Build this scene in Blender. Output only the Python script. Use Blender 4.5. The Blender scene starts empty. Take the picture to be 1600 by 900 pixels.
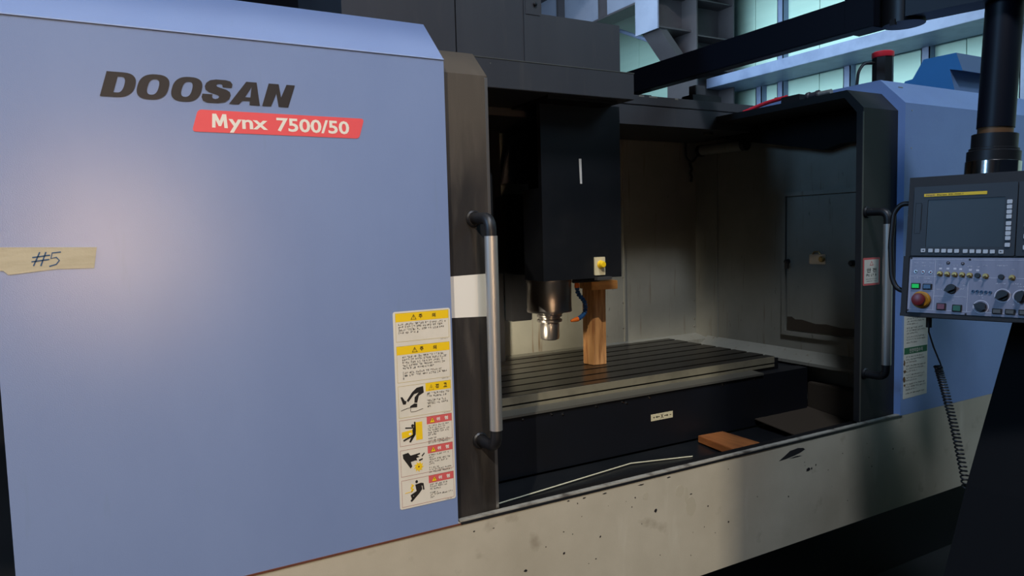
import bpy, bmesh, math, random
from mathutils import Vector, Matrix
from mathutils.geometry import tessellate_polygon
rnd = random.Random(7)
SC = bpy.context.scene
COL = SC.collection
R = math.radians

# ------------------------------------------------------------ camera
FPX, YAW, PIT, ROL, CH = 1123.06, R(29.4755), R(4.4137), R(-1.4611), 1.62
fw = Vector((math.sin(YAW)*math.cos(PIT), math.cos(YAW)*math.cos(PIT), -math.sin(PIT)))
rt0 = Vector((math.cos(YAW), -math.sin(YAW), 0)); up0 = rt0.cross(fw)
rt = rt0*math.cos(ROL) + up0*math.sin(ROL); up = rt.cross(fw)
cd = bpy.data.cameras.new('camera'); cam = bpy.data.objects.new('camera', cd); COL.objects.link(cam)
cd.sensor_width = 36; cd.lens = FPX/1600*36; cd.clip_start = 0.02; cd.clip_end = 100
M = Matrix((rt, up, -fw)).transposed().to_4x4(); M.translation = Vector((0, 0, CH)); cam.matrix_world = M
SC.camera = cam

# ------------------------------------------------------------ world, exposure, lights
w = bpy.data.worlds.new('world'); SC.world = w; w.use_nodes = True
w.node_tree.nodes['Background'].inputs[0].default_value = (0.25, 0.42, 0.9, 1)
w.node_tree.nodes['Background'].inputs[1].default_value = 0.016
SC.view_settings.view_transform = 'Standard'; SC.view_settings.look = 'None'
SC.view_settings.exposure = 0.0; SC.view_settings.gamma = 1; SC.view_settings.use_curve_mapping = False

def area(name, loc, target, sx, sy, power, color, spread=180):
    l = bpy.data.lights.new(name, 'AREA'); l.shape = 'RECTANGLE'; l.size = sx; l.size_y = sy
    l.energy = power; l.color = color; l.spread = R(spread)
    o = bpy.data.objects.new(name, l); COL.objects.link(o); o.location = loc
    o.rotation_euler = (Vector(target)-Vector(loc)).to_track_quat('-Z', 'Y').to_euler()
    return o
LAMP = (-7.7, -8.9, 11.96)
area('high_bay_lamp', LAMP, (1.5, 2.0, 1.0), .12, .12, 1780, (1, .90, .77))
area('entrance_light', (0.0, -2.6, 1.64), (0.02, 1.819, 1.63), .2, .2, 5.5, (1, .66, .40), 60)
area('roof_daylight', (.35, -1.0, 7.3), (1.6, 2.2, 1.4), .9, .9, 290, (.78, .84, .98))
area('right_daylight', (5.2, -1.6, 5.4), (3.6, 1.8, 1.9), 1.6, 1.6, 48, (.42, .70, 1))
area('wall_fill_right', (3.3, 5.6, 4.0), (7.6, 5.6, 4.0), 4.2, 2.2, 240, (.66, .88, 1), 150)  # added fill behind the machine, brightens the cladding on the right
area('side_daylight', (-4.5, 1.55, 3.9), (2.9, 1.84, 1.7), .5, 2.0, 110, (.30, .58, 1))

# ------------------------------------------------------------ materials
def srgb(c):
    return tuple(((x/255)/12.92 if x/255 <= .04045 else ((x/255+.055)/1.055)**2.4) for x in c)+(1,)
def mat(name, rgb, rough=.5, metal=0., rgb2=None, nscale=6., stretch=(1, 1, 1), lo=.45, hi=.7, bump=0., bscale=300., spec=.5, layer=None, coat=0.):
    m = bpy.data.materials.new(name); m.use_nodes = True; nt = m.node_tree; N = nt.nodes; L = nt.links
    b = N['Principled BSDF']; b.inputs['Base Color'].default_value = srgb(rgb)
    b.inputs['Roughness'].default_value = rough; b.inputs['Metallic'].default_value = metal
    b.inputs['Specular IOR Level'].default_value = spec; b.inputs['Coat Weight'].default_value = coat
    m.diffuse_color = srgb(rgb)
    if rgb2 or bump or layer:
        tc = N.new('ShaderNodeTexCoord')
    if rgb2:
        mp = N.new('ShaderNodeMapping'); mp.inputs['Scale'].default_value = stretch; L.new(tc.outputs['Object'], mp.inputs['Vector'])
        n = N.new('ShaderNodeTexNoise'); n.inputs['Scale'].default_value = nscale; n.inputs['Detail'].default_value = 6; n.inputs['Roughness'].default_value = .6
        L.new(mp.outputs[0], n.inputs['Vector'])
        r = N.new('ShaderNodeValToRGB'); r.color_ramp.elements[0].position = lo; r.color_ramp.elements[1].position = hi
        r.color_ramp.elements[0].color = srgb(rgb); r.color_ramp.elements[1].color = srgb(rgb2)
        L.new(n.outputs['Fac'], r.inputs[0]); out = r.outputs[0]
        for (c3, sc, st, l2, h2, amt) in (layer or []):
            mp2 = N.new('ShaderNodeMapping'); mp2.inputs['Scale'].default_value = st; mp2.inputs['Location'].default_value = (3.1, 1.7, .6)
            L.new(tc.outputs['Object'], mp2.inputs['Vector'])
            n2 = N.new('ShaderNodeTexNoise'); n2.inputs['Scale'].default_value = sc; n2.inputs['Detail'].default_value = 5
            L.new(mp2.outputs[0], n2.inputs['Vector'])
            mr = N.new('ShaderNodeMapRange'); mr.inputs[1].default_value = l2; mr.inputs[2].default_value = h2; mr.inputs[4].default_value = amt
            L.new(n2.outputs['Fac'], mr.inputs[0])
            mx = N.new('ShaderNodeMix'); mx.data_type = 'RGBA'; L.new(mr.outputs[0], mx.inputs[0]); L.new(out, mx.inputs[6])
            mx.inputs[7].default_value = srgb(c3); out = mx.outputs[2]
        L.new(out, b.inputs['Base Color'])
    if bump:
        n3 = N.new('ShaderNodeTexNoise'); n3.inputs['Scale'].default_value = bscale; n3.inputs['Detail'].default_value = 2
        L.new(tc.outputs['Object'], n3.inputs['Vector'])
        bp = N.new('ShaderNodeBump'); bp.inputs['Strength'].default_value = bump; bp.inputs['Distance'].default_value = .002
        L.new(n3.outputs['Fac'], bp.inputs['Height']); L.new(bp.outputs[0], b.inputs['Normal'])
    return m
def emis(name, rgb, s):
    m = mat(name, rgb, .6); b = m.node_tree.nodes['Principled BSDF']
    b.inputs['Emission Color'].default_value = srgb(rgb); b.inputs['Emission Strength'].default_value = s; return m

m_blue = mat('blue paint', (125, 144, 182), .30, rgb2=(116, 135, 174), nscale=1.6, stretch=(1, 1, .5), lo=.35, hi=.7, bump=.12, bscale=420,
             layer=[((112, 132, 150), 5, (5, 5, .5), .66, .82, .45)])
m_blue_shade = mat('blue paint of right cover', (120, 148, 196), .45, rgb2=(112, 138, 186), nscale=2, bump=.3, bscale=420)  # left cover's paint again, retinted for the bluish shade on the right
m_ledge = mat('scuffed blue edge', (150, 172, 214), .4)
m_blackdoor = mat('worn black door', (46, 42, 39), .52, rgb2=(33, 31, 30), nscale=5, stretch=(3, 3, .7), lo=.4, hi=.62, bump=.1,
                  layer=[((88, 82, 74), 7, (4, 4, .6), .52, .78, .55)])
m_black = mat('black paint', (17, 17, 19), .42, rgb2=(13, 13, 15), nscale=4, bump=.1, bscale=200)
m_charcoal = mat('charcoal sheet metal', (64, 64, 66), .5, rgb2=(56, 56, 59), nscale=2.5, stretch=(1.5, 1.5, .4), lo=.35, hi=.7, bump=.08,
                 layer=[((84, 80, 74), 9, (3, 3, .3), .6, .8, .4)])
m_darkin = mat('oily black cover', (20, 22, 25), .34, rgb2=(27, 28, 30), nscale=8, bump=.1)
m_navy = mat('dark navy cover', (10, 13, 20), .5, rgb2=(8, 10, 15), nscale=5)
m_cream = mat('cream base paint', (186, 178, 158), .55, rgb2=(170, 162, 142), nscale=3, lo=.35, hi=.7, bump=.15, bscale=250,
              layer=[((120, 108, 88), 4, (2.2, 2.2, 2.2), .64, .76, .5), ((212, 208, 190), 3, (3, 3, .6), .62, .78, .5)])
m_sill = mat('worn sill edge', (150, 146, 134), .5, rgb2=(90, 84, 76), nscale=14, lo=.5, hi=.66)
m_inner = mat('stained cream lining', (132, 132, 122), .5, rgb2=(116, 116, 106), nscale=3, lo=.3, hi=.7, bump=.1,
              layer=[((92, 72, 48), 6, (7, 7, .45), .62, .74, .75), ((60, 52, 42), 26, (1, 1, .45), .70, .76, .8)])
m_table = mat('oily iron table', (34, 31, 28), .28, metal=.35, rgb2=(22, 20, 18), nscale=6, lo=.35, hi=.65, bump=.12, bscale=90)
m_tedge = mat('machined table edge', (140, 134, 112), .42, metal=.3, rgb2=(112, 106, 88), nscale=5)
m_rim = mat('bare steel rim', (120, 118, 108), .35, metal=.6)
m_steel = mat('brushed aluminium', (196, 192, 184), .45, metal=.8, rgb2=(165, 163, 158), nscale=30, stretch=(1, 1, .05))
m_chrome = mat('polished steel', (200, 198, 192), .16, metal=1.)
m_dsteel = mat('dark steel', (186, 182, 176), .34, metal=.95)
m_wood = mat('pine wood', (196, 146, 92), .6, rgb2=(140, 92, 50), nscale=7, stretch=(7, 7, .6), lo=.42, hi=.66, bump=.1, bscale=60,
             layer=[((92, 56, 28), 5, (2, 2, 1.2), .66, .76, .8)])
m_woodo = mat('orange pine wood', (214, 150, 76), .55, rgb2=(186, 122, 58), nscale=8, stretch=(.8, 6, 6), lo=.4, hi=.7)
m_logo = mat('black vinyl', (34, 32, 34), .5)
m_red = mat('red vinyl', (226, 84, 88), .5)
m_white = mat('white vinyl', (226, 222, 210), .5)
m_paper = mat('aged white paper', (216, 210, 194), .6, rgb2=(206, 200, 182), nscale=8)
m_tape = mat('masking tape', (184, 176, 150), .7, rgb2=(168, 158, 132), nscale=20, stretch=(.3, 1, 2), bump=.3, bscale=120)
m_ink = mat('blue marker ink', (34, 78, 116), .6)
m_yel = mat('yellow print', (236, 196, 22), .5)
m_pink = mat('red band print', (206, 92, 90), .5)
m_txt = mat('black print', (26, 22, 20), .6)
m_txt2 = mat('grey black print', (70, 64, 58), .6)
m_redl = mat('thin red print', (150, 70, 62), .6)
m_yell = mat('thin yellow print', (176, 156, 70), .6)
m_green = mat('green print', (22, 96, 58), .6)
m_rubber = mat('black rubber', (22, 22, 24), .45)
m_beige = mat('beige plastic', (206, 196, 160), .5)
m_conblk = mat('charcoal textured plastic', (33, 34, 37), .6, bump=.3, bscale=700)
m_bezel = mat('grey screen bezel', (40, 43, 47), .5)
m_glass = mat('unlit screen glass', (30, 34, 35), .45, rgb2=(26, 30, 31), nscale=9, spec=.6)
m_alu = mat('grey control plate', (136, 130, 140), .42, metal=.3, rgb2=(124, 119, 130), nscale=60, stretch=(1, 1, .05))
m_key = mat('light grey key', (196, 200, 204), .5)
m_lineW = mat('white panel print', (214, 212, 222), .6)
m_gbtn = emis('lit green lens', (20, 190, 84), .35)
m_gdim = mat('dark green lens', (12, 84, 40), .3)
m_bbtn = mat('blue lens', (22, 66, 104), .3)
m_rbtn = mat('dark red lens', (110, 24, 34), .3)
m_ered = mat('red mushroom plastic', (112, 20, 18), .35)
m_eyel = mat('yellow ring plastic', (180, 126, 30), .45)
m_gold = mat('brass metal', (170, 140, 84), .35, metal=.7)
m_keyd = mat('smoked key cap', (84, 80, 74), .4)
m_orange = mat('orange plastic', (224, 112, 36), .45)
m_hose = mat('blue plastic hose', (30, 78, 134), .4)
m_mint = mat('pale mint cladding', (176, 206, 196), .6, rgb2=(166, 198, 190), nscale=1.2, stretch=(1, .3, 6), lo=.4, hi=.7)
m_pale = mat('pale blue steel', (112, 126, 158), .5, rgb2=(92, 106, 138), nscale=4)
m_steelgrey = mat('grey structural steel', (56, 54, 60), .5, rgb2=(48, 46, 52), nscale=3)
m_beamw = mat('painted runway web', (112, 120, 142), .55, rgb2=(96, 104, 126), nscale=2)
m_navybeam = mat('navy painted arm', (9, 13, 24), .45, spec=.3)
m_duct_lit = mat('bright blue sheet', (50, 116, 172), .5)
m_duct_shade = mat('slate blue sheet', (84, 108, 142), .5)
m_capred = mat('red plastic cap', (214, 46, 60), .4)
m_floor = mat('dark concrete floor', (22, 22, 24), .7, rgb2=(18, 18, 20), nscale=3, bump=.2, bscale=30)
m_darkwall = mat('dark purple cladding', (28, 24, 38), .8)
m_tube = emis('lit lamp tube', (255, 214, 170), 1.0)
m_sky = emis('daylight through glazing', (170, 214, 255), 1.6)
m_cab = mat('matt black cabinet paint', (9, 10, 13), .75, spec=.2)
m_strip = mat('bright worn steel edge', (236, 232, 200), .35, metal=.3)  # cream tone puts the lamp glint into the strip's colour
m_boardw = mat('oil-soaked timber', (150, 92, 46), .6, rgb2=(118, 68, 34), nscale=8, stretch=(6, .8, 6), lo=.4, hi=.7)
m_plate = mat('scuffed grey plate', (104, 106, 112), .45, rgb2=(60, 62, 70), nscale=6, lo=.4, hi=.62)
m_stain = mat('brown grime on cream paint', (176, 168, 147), .55, rgb2=(168, 160, 140), nscale=9)
m_rust = mat('rust', (96, 50, 30), .8)
m_copper = mat('tarnished bronze ring', (120, 86, 56), .5, metal=.4)
m_brownbox = mat('brown oily casting', (58, 50, 40), .6)

# ------------------------------------------------------------ helpers
def empty(name, loc, label, cat, group=None, kind=None):
    o = bpy.data.objects.new(name, None); COL.objects.link(o); o.location = loc; o.empty_display_size = .1
    if label: o['label'] = label
    if cat: o['category'] = cat
    if group: o['group'] = group
    if kind: o['kind'] = kind
    return o
def wloc(o):
    v = Vector((0, 0, 0))
    while o: v = v+o.location; o = o.parent
    return v
def link(name, bm, m, parent=None, smooth=False, loc=None, label=None):
    """bm is in world coordinates; the object gets its own origin."""
    if bm is None: return None
    bmesh.ops.recalc_face_normals(bm, faces=bm.faces)
    me = bpy.data.meshes.new(name)
    if loc is None:
        xs = [v.co for v in bm.verts]
        loc = Vector([(min(c[i] for c in xs)+max(c[i] for c in xs))/2 for i in range(3)])
        loc.z = min(c.z for c in xs)
    loc = Vector(loc)
    for v in bm.verts: v.co -= loc
    bm.to_mesh(me); bm.free()
    if smooth:
        for p in me.polygons: p.use_smooth = True
        try: me.set_sharp_from_angle(angle=R(40))
        except Exception: pass
    ms = m if isinstance(m, (list, tuple)) else [m]
    for x in ms: me.materials.append(x)
    o = bpy.data.objects.new(name, me); COL.objects.link(o)
    if parent: o.parent = parent; o.location = loc-wloc(parent)
    else: o.location = loc
    if label: o['label'] = label
    return o
def tag(o, label, cat, group=None):
    o['label'] = label; o['category'] = cat
    if group: o['group'] = group
    return o
def struct(o): o['kind'] = 'structure'; return o
def bxm(bm, x0, x1, y0, y1, z0, z1, bev=0, mi=0):
    vs = [bm.verts.new(p) for p in ((x0, y0, z0), (x1, y0, z0), (x1, y1, z0), (x0, y1, z0), (x0, y0, z1), (x1, y0, z1), (x1, y1, z1), (x0, y1, z1))]
    fs = [bm.faces.new([vs[i] for i in f]) for f in ((0, 3, 2, 1), (4, 5, 6, 7), (0, 1, 5, 4), (1, 2, 6, 5), (2, 3, 7, 6), (3, 0, 4, 7))]
    for f in fs: f.material_index = mi
    if bev:
        es = list({e for f in fs for e in f.edges})
        bmesh.ops.bevel(bm, geom=es, offset=bev, segments=2, affect='EDGES')
    return bm
def box(name, x0, x1, y0, y1, z0, z1, m, parent=None, bev=0, label=None):
    return link(name, bxm(bmesh.new(), x0, x1, y0, y1, z0, z1, bev), m, parent, label=label)
def prism_m(bm, prof, axis, a, b, bev=0):
    """closed profile extruded along an axis. prof in the other two axes (in xyz order)"""
    def P(p, t):
        return {'x': (t, p[0], p[1]), 'y': (p[0], t, p[1]), 'z': (p[0], p[1], t)}[axis]
    A = [bm.verts.new(P(p, a)) for p in prof]; B = [bm.verts.new(P(p, b)) for p in prof]; n = len(prof)
    tris = tessellate_polygon([[Vector((p[0], p[1], 0)) for p in prof]])
    for t in tris:
        for S in (A, B):
            try: bm.faces.new([S[i] for i in t])
            except ValueError: pass
    sides = [bm.faces.new((A[i], A[(i+1) % n], B[(i+1) % n], B[i])) for i in range(n)]
    return bm
def prism(name, prof, axis, a, b, m, parent=None, label=None):
    return link(name, prism_m(bmesh.new(), prof, axis, a, b), m, parent, label=label)
def tube_m(bm, pts, r, seg=12, cap=True):
    pts = [Vector(p) for p in pts]; rings = []; n = len(pts)
    rr = r if isinstance(r, (list, tuple)) else [r]*n
    t0 = (pts[1]-pts[0]).normalized(); ref = Vector((0, 0, 1)) if abs(t0.z) < .9 else Vector((1, 0, 0))
    u = t0.cross(ref).normalized()
    for i, p in enumerate(pts):
        t = ((pts[min(i+1, n-1)]-p).normalized()+(p-pts[max(i-1, 0)]).normalized())
        t = t.normalized() if t.length > 1e-6 else t0
        u = (u-t*u.dot(t)).normalized(); v = t.cross(u)
        rings.append([bm.verts.new(p+(u*math.cos(a)+v*math.sin(a))*rr[i]) for a in [2*math.pi*k/seg for k in range(seg)]])
    for i in range(n-1):
        for k in range(seg):
            bm.faces.new((rings[i][k], rings[i][(k+1) % seg], rings[i+1][(k+1) % seg], rings[i+1][k]))
    if cap:
        bm.faces.new(rings[0][::-1]); bm.faces.new(rings[-1])
    return bm
def tube(name, pts, r, m, parent=None, seg=12, label=None):
    return link(name, tube_m(bmesh.new(), pts, r, seg), m, parent, True, label=label)
def arcpath(pts, rad, n=6):
    """polyline with rounded corners"""
    P = [Vector(p) for p in pts]; out = [P[0]]
    for i in range(1, len(P)-1):
        a = (P[i-1]-P[i]).normalized(); b = (P[i+1]-P[i]).normalized()
        s, e = P[i]+a*rad, P[i]+b*rad
        for k in range(n+1):
            t = k/n; out.append(s*(1-t)**2+P[i]*2*t*(1-t)+e*t*t)
    out.append(P[-1]); return out
def lathe_m(bm, prof, c, ax=Vector((0, 0, 1)), seg=32):
    """prof: (radius, height along ax) ; c: base point"""
    ax = Vector(ax).normalized(); c = Vector(c)
    ref = Vector((0, 0, 1)) if abs(ax.z) < .9 else Vector((1, 0, 0)); u = ax.cross(ref).normalized(); v = ax.cross(u)
    rings = []
    for r_, h in prof:
        if r_ < 1e-6: rings.append([bm.verts.new(c+ax*h)])
        else: rings.append([bm.verts.new(c+ax*h+(u*math.cos(2*math.pi*k/seg)+v*math.sin(2*math.pi*k/seg))*r_) for k in range(seg)])
    for A, B in zip(rings, rings[1:]):
        for k in range(seg):
            k2 = (k+1) % seg
            if len(A) == 1 and len(B) == 1: continue
            if len(A) == 1: bm.faces.new((A[0], B[k2], B[k]))
            elif len(B) == 1: bm.faces.new((A[k], A[k2], B[0]))
            else: bm.faces.new((A[k], A[k2], B[k2], B[k]))
    if len(rings[0]) > 1: bm.faces.new(rings[0][::-1])
    if len(rings[-1]) > 1: bm.faces.new(rings[-1])
    return bm
def lathe(name, prof, c, m, parent=None, ax=(0, 0, 1), seg=32, label=None):
    return link(name, lathe_m(bmesh.new(), prof, c, Vector(ax), seg), m, parent, True, label=label)

class Frame:
    def __init__(s, O, u, v): s.O = Vector(O); s.u = Vector(u).normalized(); s.v = Vector(v).normalized(); s.n = s.u.cross(s.v)
    def p(s, a, b, h=0): return s.O+s.u*a+s.v*b+s.n*h
FRONT = Frame((0, 1.819, 0), (1, 0, 0), (0, 0, 1))
def plate_m(bm, fr, pts, h0, h1, holes=()):
    loops = [pts]+list(holes)
    tri = tessellate_polygon([[Vector((a, b, 0)) for a, b in lp] for lp in loops])
    flat = [q for lp in loops for q in lp]
    T = [bm.verts.new(fr.p(a, b, h1)) for a, b in flat]
    for t in tri:
        try: bm.faces.new([T[i] for i in t])
        except ValueError: pass
    B = [bm.verts.new(fr.p(a, b, h0)) for a, b in flat]; k = 0
    for lp in loops:
        n = len(lp)
        for i in range(n):
            bm.faces.new((T[k+i], B[k+i], B[k+(i+1) % n], T[k+(i+1) % n]))
        k += n
    return bm
def plate(name, fr, pts, m, parent, h0=0, h1=.0008, holes=(), label=None):
    return link(name, plate_m(bmesh.new(), fr, pts, h0, h1, holes), m, parent, label=label)
def rect(a0, b0, a1, b1): return [(a0, b0), (a1, b0), (a1, b1), (a0, b1)]
def rrect(a0, b0, a1, b1, r, n=4):
    o = []
    for cx, cy, s in ((a1-r, b0+r, -90), (a1-r, b1-r, 0), (a0+r, b1-r, 90), (a0+r, b0+r, 180)):
        for k in range(n+1):
            t = R(s+90*k/n); o.append((cx+r*math.cos(t), cy+r*math.sin(t)))
    return o
def disc(cx, cy, r, n=16, rx=None): return [(cx+(rx or r)*math.cos(2*math.pi*k/n), cy+r*math.sin(2*math.pi*k/n)) for k in range(n)]
def stroke(pts, w):
    """polyline of width w (or list of widths) as one outline"""
    P = [Vector((a, b)) for a, b in pts]; n = len(P); W = w if isinstance(w, (list, tuple)) else [w]*n; Lf, Rt = [], []
    for i in range(n):
        d = (P[min(i+1, n-1)]-P[max(i-1, 0)]).normalized(); q = Vector((-d.y, d.x))*W[i]/2
        Lf.append(tuple(P[i]+q)); Rt.append(tuple(P[i]-q))
    return Lf+Rt[::-1]
TXT = {}
def text_polys(body, bold, shear):
    key = (body, bold, shear)
    if key in TXT: return TXT[key]
    cu = bpy.data.curves.new('text', 'FONT'); cu.body = body; cu.size = 1; cu.offset = bold; cu.shear = shear; cu.resolution_u = 3
    o = bpy.data.objects.new('text', cu); COL.objects.link(o)
    bpy.context.view_layer.update()
    dg = bpy.context.evaluated_depsgraph_get()
    me = bpy.data.meshes.new_from_object(o.evaluated_get(dg))
    V = [(v.co.x, v.co.y) for v in me.vertices]; Fc = [tuple(p.vertices) for p in me.polygons]
    bpy.data.objects.remove(o); bpy.data.curves.remove(cu); bpy.data.meshes.remove(me)
    TXT[key] = (V, Fc); return TXT[key]
def text_m(bm, body, fr, a0, b0, a1, b1, h=.0012, bold=0., shear=0., fit=True):
    V, Fc = text_polys(body, bold, shear)
    if not V: return bm
    x0, x1 = min(v[0] for v in V), max(v[0] for v in V); y0, y1 = min(v[1] for v in V), max(v[1] for v in V)
    sy = (b1-b0)/max(y1-y0, 1e-6); sx = (a1-a0)/max(x1-x0, 1e-6) if fit else sy
    vs = [bm.verts.new(fr.p(a0+(x-x0)*sx, b0+(y-y0)*sy, h)) for x, y in V]
    for f in Fc:
        try: bm.faces.new([vs[i] for i in f])
        except ValueError: pass
    return bm
def text(name, body, fr, a0, b0, a1, b1, m, parent, h=.0012, bold=0., shear=0., fit=True):
    return link(name, text_m(bmesh.new(), body, fr, a0, b0, a1, b1, h, bold, shear, fit), m, parent)
def glyphs_m(bm, fr, a0, b, a1, gh, h=.0012, dens=.86):
    """a line of tiny illegible print: word-like runs of little strokes"""
    a = a0; gw = gh*.92
    while a < a1-gw:
        for _ in range(rnd.randint(2, 5)):
            if a > a1-gw: break
            t = gh*.2
            for k in range(rnd.choice((2, 3, 3))):
                if rnd.random() < .55:
                    yy = b+gh*rnd.choice((.05, .4, .75)); plate_q(bm, fr, a+gw*.05, yy, a+gw*rnd.uniform(.55, .85), yy+t, h)
                else:
                    xx = a+gw*rnd.choice((.1, .4, .68)); plate_q(bm, fr, xx, b+gh*rnd.choice((0, .3)), xx+t, b+gh*.92, h)
            a += gw
        a += gw*.7
def plate_q(bm, fr, a0, b0, a1, b1, h):
    vs = [bm.verts.new(fr.p(*q, h)) for q in rect(a0, b0, a1, b1)]
    return bm.faces.new(vs)
def frame_line(fr, a0, b0, a1, b1, t, h0=.0005, h1=.0011):
    bm = bmesh.new(); plate_m(bm, fr, rect(a0, b0, a1, b1), h0, h1, [rect(a0+t, b0+t, a1-t, b1-t)]); return bm

# ============================================================ SETTING
floor = struct(box('floor', -12, 8, -8, 16, -.06, 0, m_floor))
XW = 7.65
wall = empty('wall_right', (XW, 5, 0), None, None, kind='structure')
ys = [-2, -.4, .9, 2.3, 3.25, 4.14, 4.98, 5.85, 6.83, 7.9, 9.2, 10.6, 12.0, 13.4, 14.8]
for a, b in zip(ys, ys[1:]):
    for z0, z1 in ((0, 2.4), (2.41, 4.15), (4.16, 5.6), (5.61, 7.4)):
        box('wall_panel', XW, XW+.06, a+.004, b-.004, z0, z1, m_mint, wall)
for i, y in enumerate((3.56, 4.5, 5.41, 6.35, 6.69, 2.3)):
    top = 7.4 if y == 6.35 else 3.45
    bm = bmesh.new(); bxm(bm, XW-.10, XW, y-.045, y-.035, 0, top); bxm(bm, XW-.10, XW-.09, y-.045, y+.045, 0, top); bxm(bm, XW-.10, XW, y+.035, y+.045, 0, top)
    struct(link('wall_stud', bm, m_pale))
# light blue horizontal girt (hollow section) fixed inside the wall
struct(box('trim_1', 6.98, XW-.09, -1, 7.05, 3.43, 3.555, m_pale, bev=.004))
# grey H column with crane corbel
colm = empty('steel_column', (7.0, 7.1, 0), None, None, kind='structure')
box('flange', 6.60, 6.62, 6.83, 7.37, 0, 7.4, m_steelgrey, colm); box('flange', 7.24, 7.26, 6.83, 7.37, 0, 7.4, m_steelgrey, colm)
box('web', 6.62, 7.24, 7.09, 7.11, 0, 7.4, m_steelgrey, colm)
for z in (3.0, 3.62, 4.02, 4.46, 4.9):
    box('stiffener', 6.62, 7.24, 6.85, 7.35, z, z+.015, m_steelgrey, colm)
cor = empty('crane_corbel', (6.3, 7.1, 4.0), None, None, kind='structure')
box('top_flange', 6.05, 6.60, 6.92, 7.30, 4.50, 4.52, m_steelgrey, cor)
box('bottom_flange', 6.05, 6.60, 6.92, 7.30, 4.08, 4.10, m_steelgrey, cor)
box('web', 6.05, 6.60, 7.09, 7.11, 4.10, 4.50, m_steelgrey, cor)
box('end_plate', 6.03, 6.05, 6.90, 7.32, 4.06, 4.54, m_beamw, cor)
prism('knee_brace', [(6.10, 4.08), (6.22, 4.08), (6.60, 3.70), (6.60, 3.56)], 'y', 6.95, 7.27, m_steelgrey, cor)
rb = empty('crane_runway', (6.3, 9, 4.5), None, None, kind='structure')
box('bottom_flange', 6.16, 6.46, -1, 15, 4.52, 4.545, m_steelgrey, rb); box('top_flange', 6.16, 6.46, -1, 15, 5.25, 5.275, m_steelgrey, rb)
box('web', 6.30, 6.315, -1, 15, 4.545, 5.25, m_beamw, rb)
for y in (6.6, 7.1, 8.25, 9.3, 10.35, 11.4): box('stiffener', 6.18, 6.30, y, y+.05, 4.545, 5.25, m_steelgrey, rb)
tube('wall_brace', [(7.0, 9.35, 4.85), (7.0, 7.45, 3.98)], .028, m_pale, None, 8)['kind'] = 'structure'
# far wall behind the machine with tall glazed slits
struct(box('wall_back', -12, XW, 15, 15.1, 0, 8, m_darkwall))
for n_, (x0, x1) in enumerate(((3.86, 3.97), (5.95, 6.12))):
    struct(box('window_%d' % (n_+1), x0, x1, 14.96, 15.0, 3, 7.8, m_sky))
struct(box('wall_left', -12.1, -12, -8, 15, 0, 8, m_darkwall))
struct(box('ceiling', -12, 8, 1, 16, 8.0, 8.1, m_darkwall))
# added light blockers behind the camera: pillar shades the base, beam the back wall
struct(box('blocker_pillar', -2.59, -.9, -3.6, -3.2, 0, 9.0, m_floor))
struct(box('blocker_beam', -11.9, -2.59, -3.4, -3.2, 6.97, 7.7, m_steelgrey))

# ============================================================ MACHINING CENTRE
MC = empty('machining_center', (1.8, 2.4, 0), 'large machining centre with blue doors, cream base and open black interior', 'machine')
YF = 1.819
# --- base
base = box('base_panel', -.9, 4.8, 1.819, 1.85, .395, .795, m_cream, MC)
box('rust_line', -.9, .84, 1.8165, 1.819, .7915, .796, m_rust, base)
sill = box('sill', .84, 2.93, 1.8215, 1.842, .795, .801, m_sill, MC, .001)
box('door_channel', .84, 3.0, 1.842, 1.905, .74, .786, m_black, MC)
prism('sill_lip', [(1.8168, .7905), (1.819, .7905), (1.8215, .797), (1.8185, .797)], 'x', .84, 2.93, m_black, sill)
box('plinth', -.9, 4.8, 1.98, 2.05, 0, .395, m_black, MC)
box('machine_bed', .9, 2.9, 2.45, 3.05, .0, .66, m_black, MC)
# chips in the base paint
def blob(cx, cz, rx, rz, n=14, j=.35): return [(cx+rx*math.cos(2*math.pi*k/n)*(1+rnd.uniform(-j, j)), cz+rz*math.sin(2*math.pi*k/n)*(1+rnd.uniform(-j, j))) for k in range(n)]
bm = bmesh.new()
plate_m(bm, FRONT, [(2.165, .736), (2.20, .752), (2.225, .764), (2.27, .768), (2.30, .763), (2.31, .756), (2.285, .748), (2.25, .742), (2.20, .737)], 0, .0006)
link('paint_chip', bm, m_logo, base)
for cx, cz, rx, rz in ((2.33, .672, .012, .008), (2.35, .673, .004, .005), (2.375, .682, .003, .004), (2.26, .735, .03, .0022), (1.56, .675, .007, .006), (1.19, .62, .004, .004), (1.33, .64, .003, .003),
                       (1.05, .60, .005, .004), (1.72, .70, .006, .0015), (1.46, .71, .002, .002), (1.9, .56, .004, .003), (1.27, .78, .006, .002), (1.35, .778, .008, .002), (1.21, .783, .005, .002),
                       (1.5, .777, .012, .002), (1.62, .779, .009, .002), (1.12, .55, .003, .003), (1.8, .64, .003, .003)):
    plate('paint_chip', FRONT, blob(cx, cz, rx, rz), m_logo, base, 0, .0005)

for _ in range(46):
    cx, cz = rnd.uniform(.5, 2.9), rnd.uniform(.42, .78); q = rnd.choice((.0012, .0016, .0022, .003)); plate('paint_chip', FRONT, blob(cx, cz, q, q*rnd.uniform(.5, 1.2), 7), m_logo, base, 0, .0005)
for cx, cz, rx, rz in ((1.72, .655, .022, .032), (1.67, .72, .018, .022), (1.52, .735, .012, .013), (1.70, .70, .008, .03)):
    plate('oil_stain', FRONT, blob(cx, cz, rx, rz, 16, .2), m_stain, base, 0, .0003)
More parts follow.
